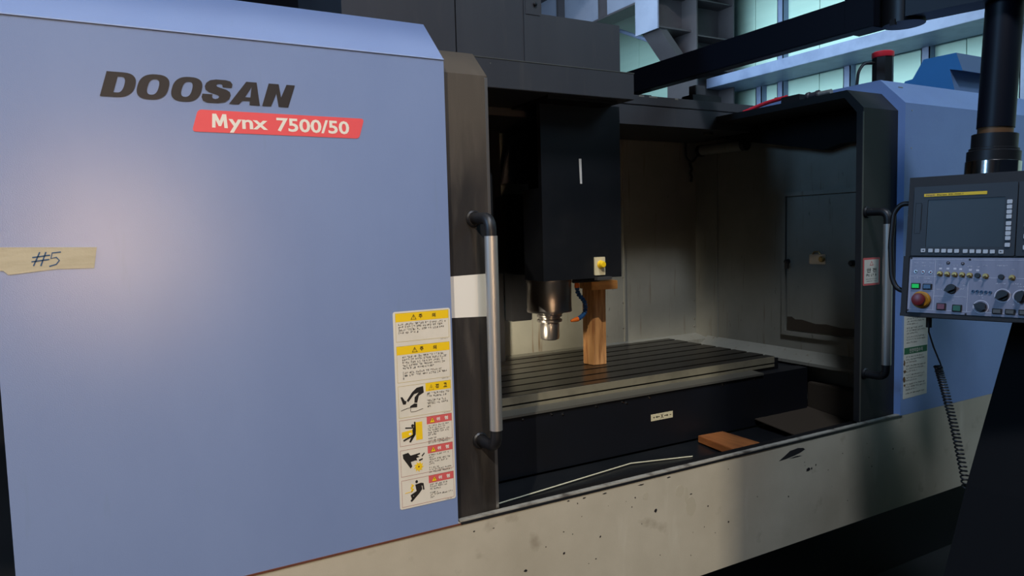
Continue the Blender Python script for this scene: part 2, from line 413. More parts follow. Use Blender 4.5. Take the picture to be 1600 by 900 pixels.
# --- sheet covers with a chamfered top: profile in (Y, Z)
def cover_prof(y0, zf, yc, zc, yb, t):
    return [(y0, .796), (y0, zf), (yc, zc), (yb, zc), (yb, zc-t), (yc+t*.4, zc-t), (y0+t, zf-t*.5), (y0+t, .796)]
lc = prism('side_cover', cover_prof(YF, 2.094, 1.949, 2.219, 2.6, .028), 'x', -.205, .8325, m_blue, MC, label='lavender blue left cover')
box('fold_edge', -.205, .8325, 1.8165, 1.8215, 2.0915, 2.0945, m_ledge, lc)
rc = prism('side_cover', cover_prof(YF, 2.115, 1.933, 2.228, 2.75, .05), 'x', 2.92, 4.7, m_blue_shade, MC, label='shaded blue right cover')
# screws on right cover
for x, z in ((2.965, 2.085), (2.965, 1.93), (2.965, 2.155)):
    lathe('screw', [(.003, 0), (.003, .0015), (.001, .002)], (x, 1.819-(.0 if z < 2.1 else -.045), z), m_dsteel, rc, (0, -1, 0), 8)
box('end_cover', -.205, -.18, 1.86, 3.15, .40, 2.19, m_black, MC)
# --- sliding doors
def door(x0, x1, zf, yc, zc, yb, label):
    d = prism('sliding_door', cover_prof(1.85, zf, yc, zc, yb, .045 if x0 < 2 else .03), 'x', x0, x1, m_blackdoor if x0 < 2 else m_black2, MC, label=label)
    return d
m_black2 = mat('black door of right side', (34, 33, 33), .5, rgb2=(27, 26, 26), nscale=5, bump=.1)
dl = door(.70, .98, 2.067, 1.935, 2.148, 2.28, 'worn black left door')
dr = door(2.69, 3.05, 2.086, 1.925, 2.168, 2.735, 'black right door')
box('edge_strip', .972, .9815, 1.849, 1.90, .80, 2.062, m_dsteel, dl)
box('edge_strip', 2.689, 2.693, 1.8485, 1.853, .80, 2.07, m_rim, dr)
box('end_plate', 2.69, 2.72, 2.70, 2.74, 2.09, 2.165, m_chrome, dr)
def door_handle(d, xm, xg, z0, z1, yb):
    pts = arcpath([(xm, 1.85, z1+.05), (xg, yb, z1+.05), (xg, yb, z1-.02)], .035)
    tube('handle_bracket', pts, .0165, m_rubber, d, 14)
    pts = arcpath([(xm, 1.85, z0-.05), (xg, yb, z0-.05), (xg, yb, z0+.02)], .035)
    tube('handle_bracket', pts, .0165, m_rubber, d, 14)
    tube('handle_grip', [(xg, yb, z0), (xg, yb, z1)], .0185, m_steel, d, 20)
    for z in (z0-.05, z1+.05): lathe('handle_collar', [(.024, 0), (.024, .004), (.02, .008)], (xm, 1.85, z), m_rubber, d, (0, -1, 0), 20)
door_handle(dl, .925, .932, 1.066, 1.612, 1.76)
door_handle(dr, 2.72, 2.724, 1.048, 1.616, 1.76)
DF = Frame((0, 1.85, 0), (1, 0, 0), (0, 0, 1))
o = plate('white_label', DF, [(.8335, 1.383), (.966, 1.378), (.968, 1.503), (.8335, 1.500)], m_white, MC, 0, .0008, label='blank white adhesive label')
# red framed notice on the right door
nt = plate('notice_sticker', DF, rrect(2.698, 1.365, 2.809, 1.479, .006), m_pink, MC, 0, .0008, label='small red framed notice')
plate('paper', DF, rect(2.706, 1.373, 2.801, 1.471), m_paper, nt, .0008, .0012)
text('lettering', '안 전', DF, 2.722, 1.418, 2.785, 1.436, m_txt, nt, .0016, .02)
plate('warning_triangle', DF, [(2.741, 1.447), (2.765, 1.447), (2.753, 1.466)], m_pink, nt, .0012, .0016, [[(2.745, 1.4495), (2.761, 1.4495), (2.753, 1.462)]])
bm = bmesh.new(); glyphs_m(bm, DF, 2.712, 1.402, 2.797, .011, .0016); glyphs_m(bm, DF, 2.715, 1.389, 2.79, .004, .0016); glyphs_m(bm, DF, 2.72, 1.38, 2.79, .004, .0016); link('small_print', bm, m_txt, nt)

# --- brand lettering on the left cover
def sh(p, z0): return (p[0]+(p[1]-z0)*.30, p[1])
def superell(cx, cz, rx, rz, e=2.6, n=40):
    o = []
    for k in range(n):
        t = 2*math.pi*k/n; c, s = math.cos(t), math.sin(t)
        o.append((cx+rx*math.copysign(abs(c)**(2/e), c), cz+rz*math.copysign(abs(s)**(2/e), s)))
    return o
LG = empty('brand_lettering', (0, 0, 0), None, None); LG.parent = MC; LG.location = Vector((.22, 1.819, 1.93))-MC.location
LG['label'] = 'black slanted brand lettering'
LZ0, LZ1 = 1.9385, 1.9925; H_ = LZ1-LZ0
def letter(pts, holes=()):
    plate('letter', FRONT, [sh(p, LZ0) for p in pts], m_logo, LG, .0002, .0012, [[sh(p, LZ0) for p in h] for h in holes])
def L_D(x, w):
    def dsh(x0, x1, z0, z1, r, n=8):
        o = [(x0, z0)]; zc = (z0+z1)/2; rx = r; rz = (z1-z0)/2
        for k in range(n*2+1):
            t = R(-90+180*k/(n*2)); c, s = math.cos(t), math.sin(t); o.append((x1-rx+rx*abs(c)**.75, zc+rz*math.copysign(abs(s)**.85, s)))
        return o+[(x0, z1)]
    letter(dsh(x, x+w, LZ0, LZ1, .032), [dsh(x+.0235, x+w-.0215, LZ0+.0095, LZ1-.0095, .010)[::-1]])
def L_O(x, w):
    cz = (LZ0+LZ1)/2
    letter(superell(x+w/2, cz, w/2, H_/2+.001), [superell(x+w/2, cz, w/2-.0205, H_/2-.0095)[::-1]])
L_D(.0125, .0620); L_O(.0785, .0630); L_O(.1480, .0625)
# S
So = [(0, .36), (0, .22), (.08, .07), (.25, 0), (.62, 0), (.86, .06), (.98, .20), (1.0, .36), (.94, .50), (.80, .59), (.55, .66), (.44, .70), (.40, .755), (.43, .81), (.52, .835), (.60, .80), (.63, .73), (.64, .69),
      (.97, .69), (.96, .84), (.86, .96), (.68, 1), (.34, 1), (.14, .95), (.03, .83), (.01, .68), (.07, .54), (.2, .45), (.45, .37), (.56, .33), (.61, .27), (.58, .20), (.49, .165), (.40, .19), (.36, .26), (.355, .36)]
letter([(.2140+x*.0615, LZ0+z*H_) for x, z in So])
letter([(.2766, LZ0), (.3016, LZ1), (.3253, LZ1), (.3462, LZ0), (.3225, LZ0), (.3210, LZ0+H_*.17), (.3040, LZ0+H_*.17), (.2985, LZ0)],
       [[(.3080, LZ0+H_*.33), (.3165, LZ0+H_*.78), (.3200, LZ0+H_*.33)]])
letter([(.3515, LZ0), (.3530, LZ1), (.3765, LZ1), (.3900, LZ0+H_*.42), (.3950, LZ1), (.4150, LZ1), (.4126, LZ0), (.3900, LZ0), (.3765, LZ0+H_*.58), (.3720, LZ0)])
RB = plate('model_badge', FRONT, [sh(p, 1.871) for p in rrect(.193, 1.8705, .588, 1.9215, .008)], m_red, MC, 0, .0008, label='red badge with white model lettering')
plate('lettering', FRONT, [(.2365, 1.8815), (.2385, 1.9135), (.2470, 1.9135), (.2540, 1.8975), (.2605, 1.9135), (.2690, 1.9135), (.2710, 1.8815), (.2635, 1.8815), (.2625, 1.9000), (.2565, 1.8855), (.2510, 1.8855), (.2450, 1.9000), (.2440, 1.8815)], m_white, RB, .0008, .0014)
text('lettering', 'ynx', FRONT, .2735, 1.8715, .3625, 1.9035, m_white, RB, .0014, .022)
text('lettering', '7500/50', FRONT, .383, 1.8795, .5625, 1.9125, m_white, RB, .0014, .022)
# masking tape with handwriting
TP = plate('masking_tape', FRONT, [(-.21, 1.617), (-.013, 1.611), (-.0165, 1.590), (-.0205, 1.566), (-.09, 1.567), (-.176, 1.5585), (-.184, 1.5675), (-.21, 1.5685)], m_tape, MC, 0, .0012, label='strip of beige masking tape')
hb = [[(-.131, 1.575), (-.118, 1.604)], [(-.118, 1.5745), (-.107, 1.604)], [(-.134, 1.584), (-.102, 1.588)], [(-.132, 1.593), (-.100, 1.597)],
      [(-.080, 1.603), (-.096, 1.6015), (-.099, 1.590), (-.089, 1.592), (-.084, 1.585), (-.090, 1.577), (-.103, 1.573)]]
bm = bmesh.new()
for s_ in hb: plate_m(bm, FRONT, stroke(s_, .0026), .0012, .0018)
link('handwriting', bm, m_ink, TP)

# --- tall warning sticker sheet
WS = plate('warning_sticker', FRONT, rrect(.660, .873, .8275, 1.416, .006), m_paper, MC, 0, .0008, label='white sheet of six hazard warnings')
def tri_sign(a, b, s, parent, lit=False):
    plate('warning_triangle', FRONT, [(a, b), (a+s, b), (a+s/2, b+s*.88)], m_yel if lit else m_txt, parent, .0009, .0013)
    if lit:
        plate('warning_triangle', FRONT, [(a-.001, b-.0008), (a+s+.001, b-.0008), (a+s/2, b+s*.88+.0014)], m_rust, parent, .0008, .00115)
    else:
        plate('warning_triangle', FRONT, [(a+s*.15, b+s*.08), (a+s*.85, b+s*.08), (a+s/2, b+s*.70)], m_yel, parent, .0010, .0015)
    plate('exclamation_mark', FRONT, [(a+s*.46, b+s*.26), (a+s*.54, b+s*.26), (a+s*.56, b+s*.6), (a+s*.44, b+s*.6)], m_txt, parent, .0012, .0018)
X0, X1 = .6665, .8225
def sub(fr_z0, fr_z1, band, title, tcol, bx0, lines, rows_x0, line_m, bandh=.0235):
    pit, gl = (.0063, .0046) if bandh < .022 else (.0078, .0056)
    link('border_line', frame_line(FRONT, X0, fr_z0, X1, fr_z1, .0007), line_m, WS)
    plate('heading_band', FRONT, rect(bx0, fr_z1-bandh, X1, fr_z1), band, WS, .0006, .0010)
    cxs = (bx0+X1)/2
    if bx0 < .7:
        tri_sign(.7105, fr_z1-bandh+.004, .0165, WS); text('lettering', title[0], FRONT, .7335, fr_z1-bandh+.006, .7445, fr_z1-.006, tcol, WS, .0015, .03)
        text('lettering', title[1], FRONT, .7725, fr_z1-bandh+.006, .783, fr_z1-.006, tcol, WS, .0015, .03)
    else:
        tri_sign(bx0+.0095, fr_z1-bandh+.0035, .0145, WS, True); text('lettering', title[0], FRONT, bx0+.029, fr_z1-bandh+.0055, bx0+.0395, fr_z1-.006, tcol, WS, .0015, .03)
        text('lettering', title[1], FRONT, bx0+.0535, fr_z1-bandh+.0055, bx0+.064, fr_z1-.006, tcol, WS, .0015, .03)
    bm = bmesh.new(); z = fr_z1-bandh-(.0095 if bandh > .022 else .0075)
    for ln in lines:
        if ln: glyphs_m(bm, FRONT, rows_x0, z, rows_x0+(X1-.003-rows_x0)*ln, gl)
        z -= pit if ln else .004
    glyphs_m(bm, FRONT, .796, fr_z0-.0035, .819, .0022); link('small_print', bm, m_txt, WS)
sub(1.334, 1.4115, m_yel, '주의', m_txt, X0, [.97, .9, .93, .4], .674, m_yell)
sub(1.223, 1.322, m_yel, '주의', m_txt, X0, [.9, .97, .88, .92, .7, 0, .88, .96, .07], .682, m_yell)
sub(1.126, 1.2135, m_yel, '경고', m_txt, .7465, [.99, .9, 0, .92, .96, .15], .7495, m_yell)
sub(1.048, 1.1195, m_pink, '위험', m_white, .7465, [.97, .85, .95, .95, .4, 0, .4, .99, .9], .7495, m_redl, .0215)
sub(.963, 1.037, m_pink, '위험', m_white, .7465, [.9, .25, .97, .85, .25, 0, .45, .99, .9], .7495, m_redl, .0215)
sub(.8785, .953, m_pink, '위험', m_white, .7465, [.8, .75, .5, 0, .35, .98, .25], .7495, m_redl, .0215)
def pic(name, polys, m, x0, z0, sx, sz, h=.0012):
    bm = bmesh.new()
    for p in polys: plate_m(bm, FRONT, [(x0+a*sx, z0+b*sz) for a, b in p], .0008, h)
    link(name, bm, m, WS)
# slipping legs (unit square 0..1)
PX, PW = .6715, .068
pic('pictogram', [[(.28, .44), (.52, .78), (.72, .95), (1.0, .99), (1.02, .70), (.80, .58), (.72, .28), (.60, .30), (.62, .54), (.80, .73), (.60, .68), (.34, .36)],
                  [(.02, .62), (.10, .62), (.20, .44), (.27, .42), (.24, .28), (.12, .28)],
                  [(.60, .27), (.72, .24), (.71, .08), (.40, .10), (.42, .17)]], m_txt, PX, 1.145, PW, .062)
bm = bmesh.new(); plate_m(bm, FRONT, stroke([(.673, 1.146), (.692, 1.151), (.702, 1.151), (.700, 1.143), (.702, 1.139), (.715, 1.139), (.737, 1.144)], .0013), .0008, .0013); link('pictogram', bm, m_txt, WS)
# crushed person
pic('pictogram', [[(.02, .30), (.52, .34), (.52, .66), (.02, .60)], [(.64, .12), (.93, .12), (.93, .98), (.64, .98)]], m_yel, PX, 1.052, .066, .058, .0011)
pic('pictogram', [disc(.50, .80, .075, 14, .062), stroke([(.60, .98), (.60, .70), (.56, .58), (.56, .36), (.36, 0)], [.06, .08, .16, .13, .08]), stroke([(.56, .68), (.18, .74)], .06), stroke([(.54, .33), (.08, .12)], .08)], m_txt, PX, 1.056, .066, .056, .0014)
plate('pictogram', FRONT, superell(.697, 1.079, .004, .003, 2), m_white, WS, .0011, .0014)
# hand and cutter
pic('pictogram', [[(0, .95), (.26, 1.0), (.36, .82), (.80, .88), (.80, .80), (.66, .76), (.78, .66), (.62, .62), (.66, .48), (.56, .50), (.36, .46), (.42, .20), (.34, .10), (.02, .72)],
                  [(.86, .70), (1.0, .86), (1.02, .80), (.90, .64)], [(.72, .50), (.92, .56), (.92, .48), (.76, .42)]], m_txt, .673, .978, .063, .05)
gear = []
for k in range(18):
    t = 2*math.pi*k/18; r_ = .0155 if k % 2 else .0092; gear.append((.7185+r_*math.cos(t+.3*(k % 2)), .984+r_*math.sin(t+.3*(k % 2))))
plate('pictogram', FRONT, gear, m_yel, WS, .0008, .0013); plate('pictogram', FRONT, disc(.7185, .984, .0022), m_rust, WS, .0012, .0016)
# struck person
pic('pictogram', [disc(.58, .93, .075, 14, .07), [(.50, .80), (.80, .84), (.94, .80), (.98, .48), (.90, .48), (.88, .68), (.83, .70), (.86, .52), (.70, .34), (.30, 0), (.22, .06), (.44, .30), (.34, .26), (.42, .38), (.36, .30), (.40, .18), (.30, .14), (.24, .34), (.56, .48)]], m_txt, .678, .889, .056, .058)
pic('pictogram', [stroke([(0, .5), (.36, .53)], .03), stroke([(.30, .5), (.38, .62), (.30, .72), (.40, .82), (.32, .9)], [.05, .12, .08, .12, .04])], m_yel, .676, .889, .06, .055, .0013)

# --- safety notice on the right cover (cream with green bands)
NT = plate('safety_notice', FRONT, [(2.935, .865), (3.108, .870), (3.108, 1.30), (2.935, 1.30)], m_paper, MC, 0, .0008, label='cream safety notice with green band')
plate('heading_band', FRONT, rect(2.939, 1.058, 3.104, 1.086), m_green, NT, .0008, .0012)
text('lettering', '안전작업수칙', FRONT, 2.975, 1.063, 3.07, 1.081, m_paper, NT, .0018, .01)
plate('heading_band', FRONT, rect(2.939, 1.262, 3.104, 1.292), m_green, NT, .0008, .0012)
bm = bmesh.new(); z = 1.246; row = 0
while z > .876:
    if not 1.050 < z < 1.094:
        row += 1; ln = .55 if row % 3 == 0 else rnd.uniform(.85, 1)
        glyphs_m(bm, FRONT, 2.953, z, 2.953+.148*ln, .0068)
        z -= .0165 if row % 3 == 0 else .0115
    else: z -= .0115
link('small_print', bm, m_txt2, NT)
for x_, z_, a_, b_ in ((2.941, 1.02, .006, .012), (2.944, .985, .010, .007), (2.94, .95, .008, .014), (2.945, .925, .006, .006)): plate('rust_stain', FRONT, blob(x_, z_, a_, b_), m_copper, NT, .0008, .0011)

# --- interior lining
box('back_lining', .5, 2.469, 3.12, 3.15, .80, 2.30, m_inner, MC); box('back_lining', 2.473, 3.0, 3.12, 3.15, .80, 2.30, m_inner, MC)
box('side_lining', 3.0, 3.03, 1.90, 2.949, .70, 2.20, m_inner, MC); box('side_lining', 3.0, 3.03, 2.953, 3.12, .70, 2.20, m_inner, MC)
box('lining_seam', 2.466, 2.476, 3.114, 3.1215, .99, 2.10, m_inner, MC); box('lining_seam', 2.994, 3.0015, 2.945, 2.957, .99, 2.06, m_inner, MC)
prism('splash_ledge', [(3.02, .985), (3.12, 1.005), (3.12, .96), (3.02, .96)], 'x', .9, 3.0, m_inner, MC)
prism('splash_ledge', [(2.93, .955), (3.0, 1.0), (3.0, .94), (2.93, .94)], 'y', 2.0, 3.03, m_inner, MC)
scr = None
for z in (1.05, 1.14, 1.3, 1.46, 1.62, 1.78): lathe('screw', [(.005, 0), (.004, .003), (0, .004)], (3.0, 2.951, z), m_dsteel, MC, (-1, 0, 0), 8)
for z in (1.09, 1.045, 1.2): lathe('screw', [(.005, 0), (.004, .003), (0, .004)], (2.985, 3.12, z), m_dsteel, MC, (0, -1, 0), 8)
for z in (1.08, 1.22, 1.36): lathe('screw', [(.005, 0), (.004, .003), (0, .004)], (2.461, 3.12, z), m_dsteel, MC, (0, -1, 0), 8)
SF = Frame((3.0, 0, 0), (0, -1, 0), (0, 0, 1))       # side wall, u = -Y
HT = empty('access_hatch', (0, 0, 0), None, None); HT.parent = MC; HT.location = Vector((3.0, 2.3, 1.08))-MC.location; HT['label'] = 'cream framed hatch in side lining'
plate('hatch_frame', SF, rect(-2.50, 1.066, -1.95, 1.785), m_inner, HT, 0, .012, [rect(-2.478, 1.088, -1.95-.02, 1.765)])
plate('hatch_panel', SF, rect(-2.470, 1.094, -1.978, 1.758), m_inner, HT, 0, .006)
plate('oil_smear', SF, [(-2.468, 1.095), (-1.98, 1.095), (-1.98, 1.13), (-2.10, 1.135), (-2.16, 1.132), (-2.24, 1.142), (-2.3, 1.138), (-2.38, 1.152), (-2.42, 1.150), (-2.44, 1.162), (-2.468, 1.160)], m_brownbox, HT, .006, .007)
plate('latch_plate', SF, rrect(-2.335, 1.43, -2.245, 1.478, .006), m_dsteel, HT, .006, .010)
tube('latch_loop', [(2.990-.004, 2.315, 1.478), (2.984, 2.305, 1.49), (2.984, 2.28, 1.492), (2.986, 2.272, 1.478)], .003, m_gold, HT, 8)
lathe('lock', [(.014, 0), (.014, .012), (.010, .016)], (2.99, 2.262, 1.455), m_gold, HT, (-1, 0, 0), 16)
lathe('knob', [(.012, 0), (.012, .02), (.008, .026)], (2.994, 2.462, 1.44), m_rubber, HT, (-1, 0, 0), 14)
box('knob_lever', 2.972, 2.98, 2.448, 2.468, 1.405, 1.44, m_rubber, HT)
lathe('knob', [(.014, 0), (.014, .02), (.01, .026)], (2.994, 2.10, 1.44), m_rubber, HT, (-1, 0, 0), 14)
# tube lamp inside the left end of the enclosure, plus a separate added fill light below it
TLm = empty('tube_lamp', (0, 0, 0), None, None); TLm.parent = MC; TLm.location = Vector((1.272, 2.40, 1.69))-MC.location; TLm['label'] = 'small lit tube lamp inside left end'
lathe('lit_tube', [(.005, 0), (.005, .075)], (1.276, 2.40, 1.705), m_tube, TLm, (0, 0, 1), 10); lathe('lit_tube', [(.006, 0), (.006, .018)], (1.274, 2.40, 1.795), m_tube, TLm, (0, 0, 1), 10)
box('tube_fill_housing', 1.235, 1.268, 2.37, 2.43, 1.66, 1.84, m_black, TLm, .003)
box('tube_fill_housing', 1.25, 1.30, 2.58, 2.66, 1.07, 1.19, m_black, TLm, .003); box('fill_bracket', 1.26, 1.28, 2.60, 2.62, 1.19, 1.70, m_black, TLm)  # second housing and bracket only dress the added fill light
area('left_fill_light', (1.33, 2.66, 1.13), (1.95, 3.12, 1.15), .05, .10, 1.6, (1, .86, .66), 70)  # added fill for the lower back wall, away from the tube
# rear cross member above the lining
cm = prism('rear_crossmember', [(2.65, 2.105), (2.65, 2.190), (2.655, 2.1925), (2.655, 2.196), (2.65, 2.1985), (2.65, 2.240), (3.12, 2.30), (3.12, 2.105)], 'x', .6, 3.25, m_charcoal, MC)
for x_, l_ in ((2.20, .03), (2.26, .05), (2.42, .02)): box('paint_scrape', x_, x_+l_, 2.649, 2.651, 2.233, 2.2405, m_inner, cm)
# lamp and cable in the rear corner
LMP = empty('work_light', (0, 0, 0), None, None); LMP.parent = MC; LMP.location = Vector((2.9, 2.85, 2.04))-MC.location
prism('sloped_black_sheet', [(2.88, 2.105), (2.80, 2.085), (2.22, 1.965), (2.12, 1.985), (1.92, 1.99), (1.92, 2.12), (2.88, 2.12)], 'x', 2.93, 2.999, m_cab, MC)  # black sheet sloping down along the top of the side lining
tube('lamp_tube', [(2.955, 3.02, 2.052), (2.955, 2.72, 2.045)], .028, m_inner, LMP, 16)
for y_ in (3.03, 2.71): tube('lamp_cap', [(2.955, y_+.012, 2.05), (2.955, y_-.012, 2.05)], .033, m_rubber, LMP, 16)
tube('lamp_cable', arcpath([(2.90, 3.09, 2.10), (2.90, 3.09, 2.02), (2.915, 3.06, 1.985), (2.955, 3.04, 2.04)], .02), .006, m_rubber, LMP, 8)
tube('hanging_cord', [(2.91, 3.07, 1.99), (2.915, 3.06, 1.95), (2.905, 3.06, 1.93), (2.915, 3.06, 1.905), (2.91, 3.06, 1.88)], .008, m_rubber, LMP, 8)

# --- fascia and raised covers of the axis housing
fs = box('roof_fascia', .6, 1.885, 2.30, 2.72, 2.137, 2.2415, m_charcoal, MC, .002)
box('roof_rib', 1.50, 1.83, 2.34, 2.62, 2.125, 2.137, m_black, fs)
box('edge_strip', .955, 1.886, 2.2985, 2.3015, 2.2395, 2.2425, m_rim, fs)
plate('bolt_dot', Frame((0, 2.30, 0), (1, 0, 0), (0, 0, 1)), disc(1.235, 2.222, .003, 8), m_rim, fs)
ch = empty('column_cover', (0, 0, 0), None, None); ch.parent = MC; ch.location = Vector((1.3, 2.5, 2.25))-MC.location
box('cover_panel', .74, 1.158, 2.42, 3.0, 2.2415, 3.4, m_charcoal, ch); box('cover_panel', 1.163, 1.448, 2.42, 3.0, 2.2415, 3.4, m_charcoal, ch)
pp = box('cover_panel', 1.4485, 1.527, 2.416, 3.0, 2.2415, 3.4, m_charcoal, ch)
box('cover_panel', 1.5275, 1.91, 2.42, 3.0, 2.2415, 2.461, m_charcoal, ch)
plate('patch_plate', Frame((0, 2.416, 0), (1, 0, 0), (0, 0, 1)), rect(1.455, 2.452, 1.52, 2.53), m_charcoal, pp, 0, .002)
lathe('bolt', [(.008, 0), (.008, .006), (.004, .008)], (1.497, 2.414, 2.492), m_black, pp, (0, -1, 0), 12)
# --- column plate behind the head, way covers
prism('column_plate', [(1.655, 1.852), (1.90, 1.852), (1.90, 2.2), (1.76, 2.2), (1.725, 2.12)], 'y', 3.0, 3.02, m_plate, MC)
box('column_plate_lip', 1.79, 1.872, 2.985, 3.0, 1.852, 1.864, m_tedge, MC)
box('column_body', .55, 1.66, 3.02, 3.11, .9, 2.13, m_black, MC)
box('column_body', .55, 1.05, 2.3, 3.0, .8, 2.13, m_black, MC)
# --- table support cover and gutter
SD = box('saddle_cover', .95, 2.91, 2.28, 2.34, .708, .938, m_navy, MC)
prism('drip_rim', [(2.272, .938), (2.272, .947), (2.345, .950), (2.345, .938)], 'x', .95, 2.60, m_rim, SD)
for x_ in (1.32, 1.45, 1.50, 1.66, 1.79, 1.81, 1.93, 2.35, 2.55): lathe('screw', [(.006, 0), (.005, .003), (0, .004)], (x_, 2.28, .925 if x_ not in (1.50, 1.81) else .917), m_chrome, SD, (0, -1, 0), 8)
box('saddle_cover', 2.76, 2.98, 2.345, 3.02, .70, .93, m_navy, MC)
BF = Frame((0, 2.28, 0), (1, 0, 0), (0, 0, 1))
XL = plate('axis_label', BF, rect(1.936, .822, 2.055, .850), m_beige, MC, 0, .001, label='beige axis label with X and arrows')
text('lettering', '+', BF, 1.947, .832, 1.957, .841, m_txt, XL, .0016, .02); text('lettering', 'X', BF, 1.988, .828, 2.003, .845, m_txt, XL, .0016, .02); text('lettering', '-', BF, 2.037, .835, 2.046, .8375, m_txt, XL, .0016, .02)
bm = bmesh.new(); plate_m(bm, BF, [(1.961, .8365), (1.969, .8415), (1.969, .8380), (1.983, .8380), (1.983, .8350), (1.969, .8350), (1.969, .8315)], .001, .0016)
plate_m(bm, BF, [(2.030, .8365), (2.022, .8415), (2.022, .8380), (2.008, .8380), (2.008, .8350), (2.022, .8350), (2.022, .8315)], .001, .0016); link('arrow', bm, m_txt, XL)
gt = prism('gutter_sheet', [(1.86, .60), (2.10, .695), (2.28, .70), (2.28, .69), (2.10, .683), (1.86, .588)], 'x', .9, 3.0, m_darkin, MC)
tube('steel_strip', [(.95, 2.095, .699), (1.13, 2.110, .7005), (1.75, 2.185, .7035), (2.02, 2.127, .699)], .0025, m_strip, MC, 8)
box('corner_casting', 2.935, 2.995, 1.95, 2.30, .64, .86, m_brownbox, MC, .004)
prism('gutter_slope', [(1.90, .700), (2.3, .742), (2.3, .738), (1.90, .696)], 'x', 2.55, 2.93, m_brownbox, MC)

# ============================================================ WORKTABLE
TB = empty('worktable', (1.8, 2.7, .9), 'dark slotted iron table inside the machine', 'machine table')
prof = [(2.345, .90), (2.345, .962), (2.350, .964), (2.350, .9665), (2.345, .9685), (2.345, 1.0)]
y = 2.40
while y < 3.04:
    prof += [(y-.009, 1.0), (y-.009, .982), (y-.016, .982), (y-.016, .970), (y+.016, .970), (y+.016, .982), (y+.009, .982), (y+.009, 1.0)]
    y += .1035
prof += [(3.08, 1.0), (3.08, .90)]
prism('tabletop', prof, 'x', .9, 2.752, m_table, TB)
prism('front_edge', [(2.3415, .9695), (2.3449, .9695), (2.3449, .9985), (2.3415, .998)], 'x', .9, 2.752, m_tedge, TB)
prism('front_edge', [(2.3415, .950), (2.3449, .950), (2.3449, .9625), (2.3415, .9625)], 'x', .9, 2.752, m_tedge, TB)
box('end_cap', 2.752, 2.80, 2.36, 3.06, .90, .985, m_black, TB)

# ============================================================ SPINDLE HEAD
SH = empty('spindle_head', (1.73, 2.7, 1.2), 'tall black box-like spindle head above the table', 'spindle head')
hd = prism('head_cover', [(2.45, 1.42), (2.45, 2.137), (2.475, 2.137), (2.475, 1.795), (2.598, 1.795), (2.598, 1.42)], 'x', 1.532, 1.927, m_darkin, SH)
cast = bmesh.new(); bxm(cast, 1.62, 1.86, 2.6, 3.0, 1.43, 1.79); bxm(cast, 1.80, 1.92, 2.6, 3.0, 1.79, 2.12)
link('head_casting', cast, m_cab, SH)
box('way_cover', 1.655, 1.765, 2.93, 3.0, 1.20, 1.80, m_cab, SH, .004)
box('edge_tag', 1.545, 1.64, 2.602, 2.606, 1.765, 1.79, m_beige, SH)
sp = lathe('spindle', [(.100, .0), (.1015, .004), (.1015, .012), (.100, .016), (.100, .125), (.103, .130), (.103, .16), (.09, .20)], (1.728, 2.72, 1.262), m_dsteel, SH, seg=48)
lathe('holder_flange', [(.050, 0), (.056, .003), (.056, .012), (.048, .016), (.048, .022), (.056, .026), (.056, .034), (.062, .040), (.062, .048)], (1.728, 2.72, 1.214), m_dsteel, SH, seg=40)
lathe('collet_nut', [(.030, 0), (.040, .004), (.043, .012), (.043, .070), (.040, .078), (.040, .082)], (1.728, 2.72, 1.134), m_dsteel, SH, seg=40)
HF = Frame((0, 2.45, 0), (1, 0, 0), (0, 0, 1))
plate('white_tape', HF, [(1.7145, 1.914), (1.7265, 1.9145), (1.7275, 1.864), (1.7285, 1.813), (1.7185, 1.813), (1.7165, 1.86)][::-1], m_white, SH, 0, .001)
pl = plate('switch_plate', HF, rrect(1.782, 1.432, 1.836, 1.508, .003), m_beige, SH, 0, .006)
lathe('switch_button', [(.017, 0), (.017, .004), (.014, .006), (.014, .020), (.011, .024), (0, .025)], (1.811, 2.444, 1.477), m_yel, pl, (0, -1, 0), 20)
box('switch_bracket', 1.785, 1.86, 2.43, 2.452, 1.412, 1.424, m_dsteel, SH)
# articulated coolant hose
def loc_hose():
    P0 = [Vector(p) for p in ((1.835, 2.65, 1.40), (1.835, 2.65, 1.345), (1.865, 2.64, 1.30), (1.862, 2.635, 1.255), (1.83, 2.63, 1.232), (1.80, 2.63, 1.225))]
    def bez(t):
        n = len(P0)-1; s = t*n; i = min(int(s), n-1); f = s-i
        a, b, c, d = P0[max(i-1, 0)], P0[i], P0[i+1], P0[min(i+2, n)]
        return .5*((2*b)+(c-a)*f+(2*a-5*b+4*c-d)*f*f+(3*b-a-3*c+d)*f**3)
    hs = empty('coolant_hose', (0, 0, 0), None, None); hs.parent = SH; hs.location = P0[0]-SH.location
    N = 15
    for k in range(N):
        a, b = bez(.12+.76*k/N), bez(.12+.76*(k+1)/N); ax = b-a; L = ax.length
        lathe('hose_segment', [(.0065, 0), (.0105, L*.2), (.0105, L*.6), (.007, L*.95)], a, m_hose, hs, ax, 12)
    lathe('hose_fitting', [(.011, 0), (.012, .012), (.009, .024)], bez(.13), m_orange, hs, (0, 0, 1), 12)
    a, b = bez(.86), bez(1.0); lathe('nozzle', [(.011, 0), (.010, .014), (.005, .038)], a, m_orange, hs, b-a, 12)
loc_hose()
tube('coolant_pipe', [(1.80, 2.66, 1.42), (1.80, 2.66, 1.345)], .007, m_rubber, SH, 8); tube('coolant_pipe', [(1.79, 2.62, 1.40), (1.92, 2.60, 1.402)], .010, m_rubber, SH, 8)

